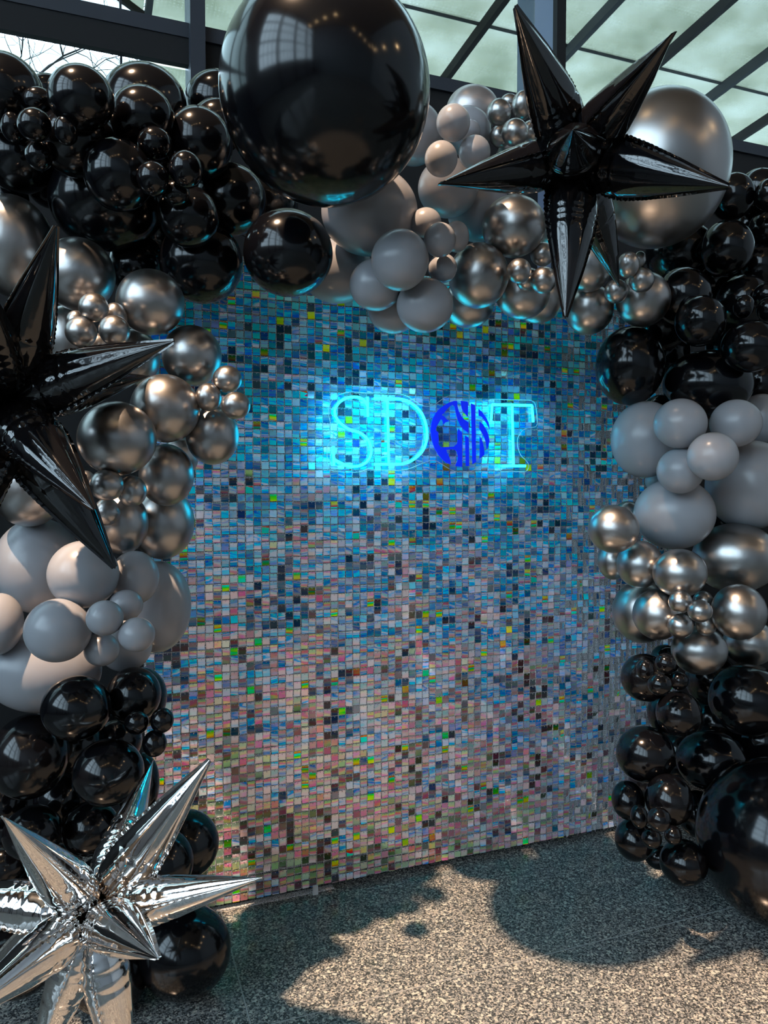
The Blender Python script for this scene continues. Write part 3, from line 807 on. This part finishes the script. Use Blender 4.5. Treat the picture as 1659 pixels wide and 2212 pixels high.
DEBUG = False
def base_depth(x):
    return float(np.interp(x, [0, 400, 830, 1300, 1659], [2.42, 2.50, 2.62, 2.95, 3.12]))
def solve_balloons():
    n = len(BAL)
    px = np.array([b[0] for b in BAL], float); py = np.array([b[1] for b in BAL], float)
    rx = np.array([b[2] for b in BAL], float); ry = np.array([b[3] for b in BAL], float); lay = np.array([b[4] for b in BAL], float)
    tx = (px - CX) / F; ty = (CY - py) / F
    cosx = 1 / np.sqrt(1 + tx * tx); cosy = 1 / np.sqrt(1 + ty * ty)
    ux = rx / F * cosx; uy = ry / F * cosy                      # radius per unit depth
    Z0 = np.array([base_depth(x) for x in px]) - .10 * lay
    for i, b in enumerate(BAL):
        if b[2] > 140: Z0[i] = {700: 1.98, 1692: 2.76, 1427: 2.62}[b[0]]
    dirs = np.stack([tx, ty, -np.ones(n)], 1) @ CRn.T
    cp = np.array(CAMP); z = Z0.copy(); um = np.sqrt(ux * uy)
    ii, jj = np.triu_indices(n, 1); giant = rx > 140; Z0 = np.where(um < .026, Z0 + .10, Z0)
    for it in range(700):
        P = cp + dirs * z[:, None]; Rr = um * z
        d = P[ii] - P[jj]; dist = np.linalg.norm(d, axis=1); need = (Rr[ii] + Rr[jj]) * .93
        bad = dist < need
        if it % 20 == 0 and not bad.any(): break
        dz = np.zeros(n)
        a, b_ = ii[bad], jj[bad]; pen = (need - dist)[bad]
        s = np.where(lay[a] + .001 * (Z0[b_] > Z0[a]) > lay[b_], -1.0, 1.0)      # a in front: a moves nearer
        same = lay[a] == lay[b_]; s = np.where(same, np.sign(z[a] - z[b_] + 1e-4 * (a - b_)), s)
        np.add.at(dz, a, s * pen * .22); np.add.at(dz, b_, -s * pen * .22)
        dz += (Z0 - z) * (.02 if it < 300 else .004)
        z = z + np.clip(dz, -.03, .03)
        z = np.where(giant, Z0, z)
        P = cp + dirs * z[:, None]; Rr = um * z
        # stay in front of the shimmer wall
        lim = np.where(P[:, 0] + Rr > WX0, -.02, .5)
        over = P[:, 1] + Rr - lim
        z = np.where(over > 0, z - over / np.maximum(dirs[:, 1] + um, .3), z)
        # stay on the floor
        low = P[:, 2] - uy * z
        z = np.where(low < 0.002, (CAMP.z - .002) / (-(dirs[:, 2]) + uy), z)
    P = cp + dirs * z[:, None]
    if DEBUG:
        Rr = um * z; dist = np.linalg.norm(P[ii] - P[jj], axis=1); rel = 1 - dist / (Rr[ii] + Rr[jj])
        o = np.argsort(-rel)[:14]
        for k in o: print('PEN %.2f' % rel[k], BAL[ii[k]][:5], BAL[jj[k]][:5], round(z[ii[k]], 2), round(z[jj[k]], 2))
    return z, ux * z, uy * z

def balloon_mesh(seg, rings):
    prof = []
    for i in range(rings + 1):
        a = math.pi * .955 * i / rings; t = (1 - math.cos(a)) / 2
        prof.append((math.sin(a) * (1 - .05 * t * t), math.cos(a) - .10 * t ** 4))
    r0, z0 = prof[-1]
    prof += [(.07, z0 - .05), (.045, z0 - .10), (.04, z0 - .14), (.075, z0 - .17), (.085, z0 - .19), (.05, z0 - .20)]
    vs = [(0, 0, prof[0][1])]; fs = []
    for r_, z_ in prof[1:]:
        for k in range(seg):
            th = 2 * math.pi * k / seg; vs.append((r_ * math.cos(th), r_ * math.sin(th), z_))
    for k in range(seg): fs.append((0, 1 + k, 1 + (k + 1) % seg))
    m = len(prof) - 1
    for i in range(m - 1):
        for k in range(seg):
            a = 1 + i * seg + k; b_ = 1 + i * seg + (k + 1) % seg; fs.append((a, a + seg, b_ + seg, b_))
    fs.append(tuple(1 + (m - 1) * seg + k for k in range(seg)))
    return vs, fs
def balloons():
    z, RX, RY = solve_balloons()
    mats = {'K': M_BLACK, 'G': M_GREY, 'C': M_CHROME, 'S': M_CHROME, 'P': M_PEARL}
    cache = {}
    for i, (px, py, rx, ry, lay, label, grp, c) in enumerate(BAL):
        big = rx > 100
        key = (c, big)
        if key not in cache:
            me = mesh_from('balloon', *balloon_mesh(*((96, 60) if big else (56, 34))))
            me.polygons.foreach_set('use_smooth', [True] * len(me.polygons)); me.materials.append(mats[c]); cache[key] = me
        P = at_depth(px, py, z[i])
        # the silhouette centre of a ball seen off-axis lies a little outside its centre
        q = CR.transposed() @ (P - CAMP); k_ = (RX[i] * RY[i]) / (q.z * q.z)
        q.x *= (1 - k_); q.y *= (1 - k_); P = CAMP + CR @ q
        wv = (CAMP - P).normalized(); camx = CR @ Vector((1, 0, 0))
        xv = (camx - wv * camx.dot(wv)).normalized(); yv = wv.cross(xv)
        o = bpy.data.objects.new('balloon', cache[key]); COL.objects.link(o)
        M = Matrix((xv, yv, wv)).transposed().to_4x4(); rz = min(RX[i], RY[i])
        o.matrix_world = Matrix.Translation(P) @ M @ Matrix.Diagonal((RX[i], RY[i], rz, 1))
        tag(o, label, 'balloon', grp)
balloons()

# ------------------------------------------------------------------ foil stars
def spike_mesh(C, T, rb, roll, seed, plump=1.0):
    """closed foil cone from near the core to its tip, two welded seams, pleats towards the tip and puckers along the seams"""
    rr = random.Random(seed); C = Vector(C); T = Vector(T); ax = (T - C); L = ax.length; ax.normalize()
    ref = Vector((0, 0, 1)) if abs(ax.z) < .9 else Vector((1, 0, 0))
    a = ax.cross(ref).normalized(); b_ = ax.cross(a)
    n, m = 44, 84; vs = []; fs = []
    ph = [rr.uniform(0, 6.28) for _ in range(4)]; cre = sorted(rr.uniform(.10, .48) for _ in range(6))
    prof = [(0, .22), (.05, .42), (.10, .66), (.16, .86), (.22, .96), (.29, 1.0), (.37, .97), (.5, .82), (.7, .52), (.88, .21), (.97, .06), (1, .012)]
    for i in range(m + 1):
        s = i / m; pr = float(np.interp(s, [p[0] for p in prof], [p[1] for p in prof]))
        band = sum(math.exp(-((s - c) / .012) ** 2) for c in cre)
        for k in range(n):
            th = 2 * math.pi * k / n; seam = abs(math.cos(th + 0)) ** 24
            r_ = rb * pr
            r_ *= 1 - .035 * band * (1 - seam)
            plt = .5 + .5 * math.cos(9 * th + ph[0] + 2 * s)
            r_ *= 1 - .07 * plt ** 2 * max(0, (s - .25)) * 1.4 - .03 * (.5 + .5 * math.cos(5 * th + ph[1])) * (1 - s)
            puck = .5 + .5 * math.sin(s * 150 + ph[2] + 3 * math.sin(th))
            near = abs(math.cos(th)) ** 6
            r_ *= 1 - .055 * puck * near * max(0, 1 - s * 1.8)
            r_ += rb * .03 * seam * (1 - .5 * s)
            u = math.cos(th + roll) * r_; v = math.sin(th + roll) * r_
            # flatter across the seams
            cu, cv = math.cos(roll), math.sin(roll)
            al = u * cu + v * cv; be = -u * sin_(roll) + v * cu
            be *= .88 * plump
            u = al * cu - be * cv; v = al * cv + be * cu
            vs.append(tuple(C + ax * (s * L) + a * u + b_ * v))
    for i in range(m):
        for k in range(n):
            k2 = (k + 1) % n; fs.append((i*n + k, i*n + k2, (i+1)*n + k2, (i+1)*n + k))
    fs.append(tuple(range(n))[::-1]); fs.append(tuple(m*n + k for k in range(n)))
    # the two welded seams: narrow crinkled ribbons standing off the foil
    sv, sf = [], []
    for th in (0, math.pi):
        base = len(sv); da = a * math.cos(th + roll) + b_ * math.sin(th + roll); db = a * -math.sin(th + roll) + b_ * math.cos(th + roll)
        M_ = 110
        for i in range(M_ + 1):
            s = .04 + .955 * i / M_; pr = float(np.interp(s, [p[0] for p in prof], [p[1] for p in prof])) * rb
            crk = max(0, 1 - 1.4 * s)
            o1 = rb * (.13 - .06 * s) * (1 + .35 * crk * math.sin(i * 1.9 + ph[3])) + .0008
            off = rb * .035 * crk * math.sin(i * 1.3 + ph[1])
            wv_ = .0006
            for rr_, oo in ((pr * .90, 0), (pr + o1, off)):
                for sg in (-1, 1):
                    sv.append(tuple(C + ax * (s * L) + da * rr_ + db * (oo + sg * wv_)))
        for i in range(M_):
            p_ = base + i * 4; q_ = p_ + 4
            sf += [(p_, q_, q_ + 2, p_ + 2), (p_ + 1, p_ + 3, q_ + 3, q_ + 1), (p_ + 2, q_ + 2, q_ + 3, p_ + 3)]
    return vs, fs, sv, sf
sin_ = math.sin
def star(cpx, cpy, cz, L, tips, mat, label, rb, seed):
    C = at_depth(cpx, cpy, cz); t = empty('foil_star_balloon', C); tag(t, label, 'balloon', 'foil starburst balloons')
    dirs = []
    for k, tp in enumerate(tips):
        if len(tp) == 3 and isinstance(tp[0], (int, float)):
            px, py, sgn = tp; d = ray(px, py); o = CAMP - C
            A = d.dot(d); B = 2 * d.dot(o); Cc = o.dot(o) - L * L; disc = B * B - 4 * A * Cc
            if disc < 0: tt = -B / (2 * A)
            else: tt = (-B - sgn * math.sqrt(disc)) / (2 * A)      # sgn 1: towards the camera
            T = CAMP + d * tt
        else:
            T = C + (CR @ Vector(tp[1]).normalized()) * L
        dv = (T - C).normalized(); dirs.append(dv)
        vs, fs, sv, sf = spike_mesh(C + dv * .012, T, rb, rnd.uniform(0, 3.1), seed * 100 + k)
        so = link_mesh('spike', mesh_from('spike', vs, fs), mat, t, True)
        sm_ = bpy.data.objects.new('seam', mesh_from('seam', sv, sf)); COL.objects.link(sm_); sm_.data.materials.append(mat); sm_.parent = so
    # core where the welded corners meet
    bm = bmesh.new(); bmesh.ops.create_icosphere(bm, subdivisions=4, radius=rb * .62)
    for v in bm.verts:
        nn = v.co.normalized(); f = 1 + .05 * math.sin(17 * nn.x + 3) * math.sin(19 * nn.y) + .04 * math.sin(31 * nn.z + 11 * nn.x); v.co = v.co * f + C
    me = bpy.data.meshes.new('core'); bm.to_mesh(me); bm.free(); link_mesh('core', me, mat, t, True)
V = lambda x, y, z: ('v', (x, y, z))
star(1240, 345, 2.02, .462, [(1112, 12, 1), (1458, 68, 1), (1576, 403, 1), (947, 397, 1), (1221, 686, 1), (1338, 620, -1), (1238, 280, 1), (1290, 420, -1)],
     M_FBLACK, 'black foil starburst balloon in front of the giant chrome balloon', .070, 1)
star(8, 868, 1.78, .455, [(122, 486, 1), (377, 737, 1), (322, 812, -1), (203, 1102, 1), (249, 1228, -1), (-75, 520, 1), (-330, 700, 1), (-360, 1010, -1), (-110, 1270, 1)],
     M_FBLACK, 'black foil starburst balloon at the left picture edge', .068, 2)
star(203, 1972, 1.66, .43, [(4, 1762, 1), (331, 1643, -1), (454, 1640, 1), (568, 1896, 1), (343, 2072, 1), (-190, 1925, -1), (-150, 2240, 1), (285, 2400, -1), (60, 2350, -1), (-20, 2080, -1)],
     M_FSILVER, 'silver foil starburst balloon low in the left corner', .057, 3)
build_wall()
neon()
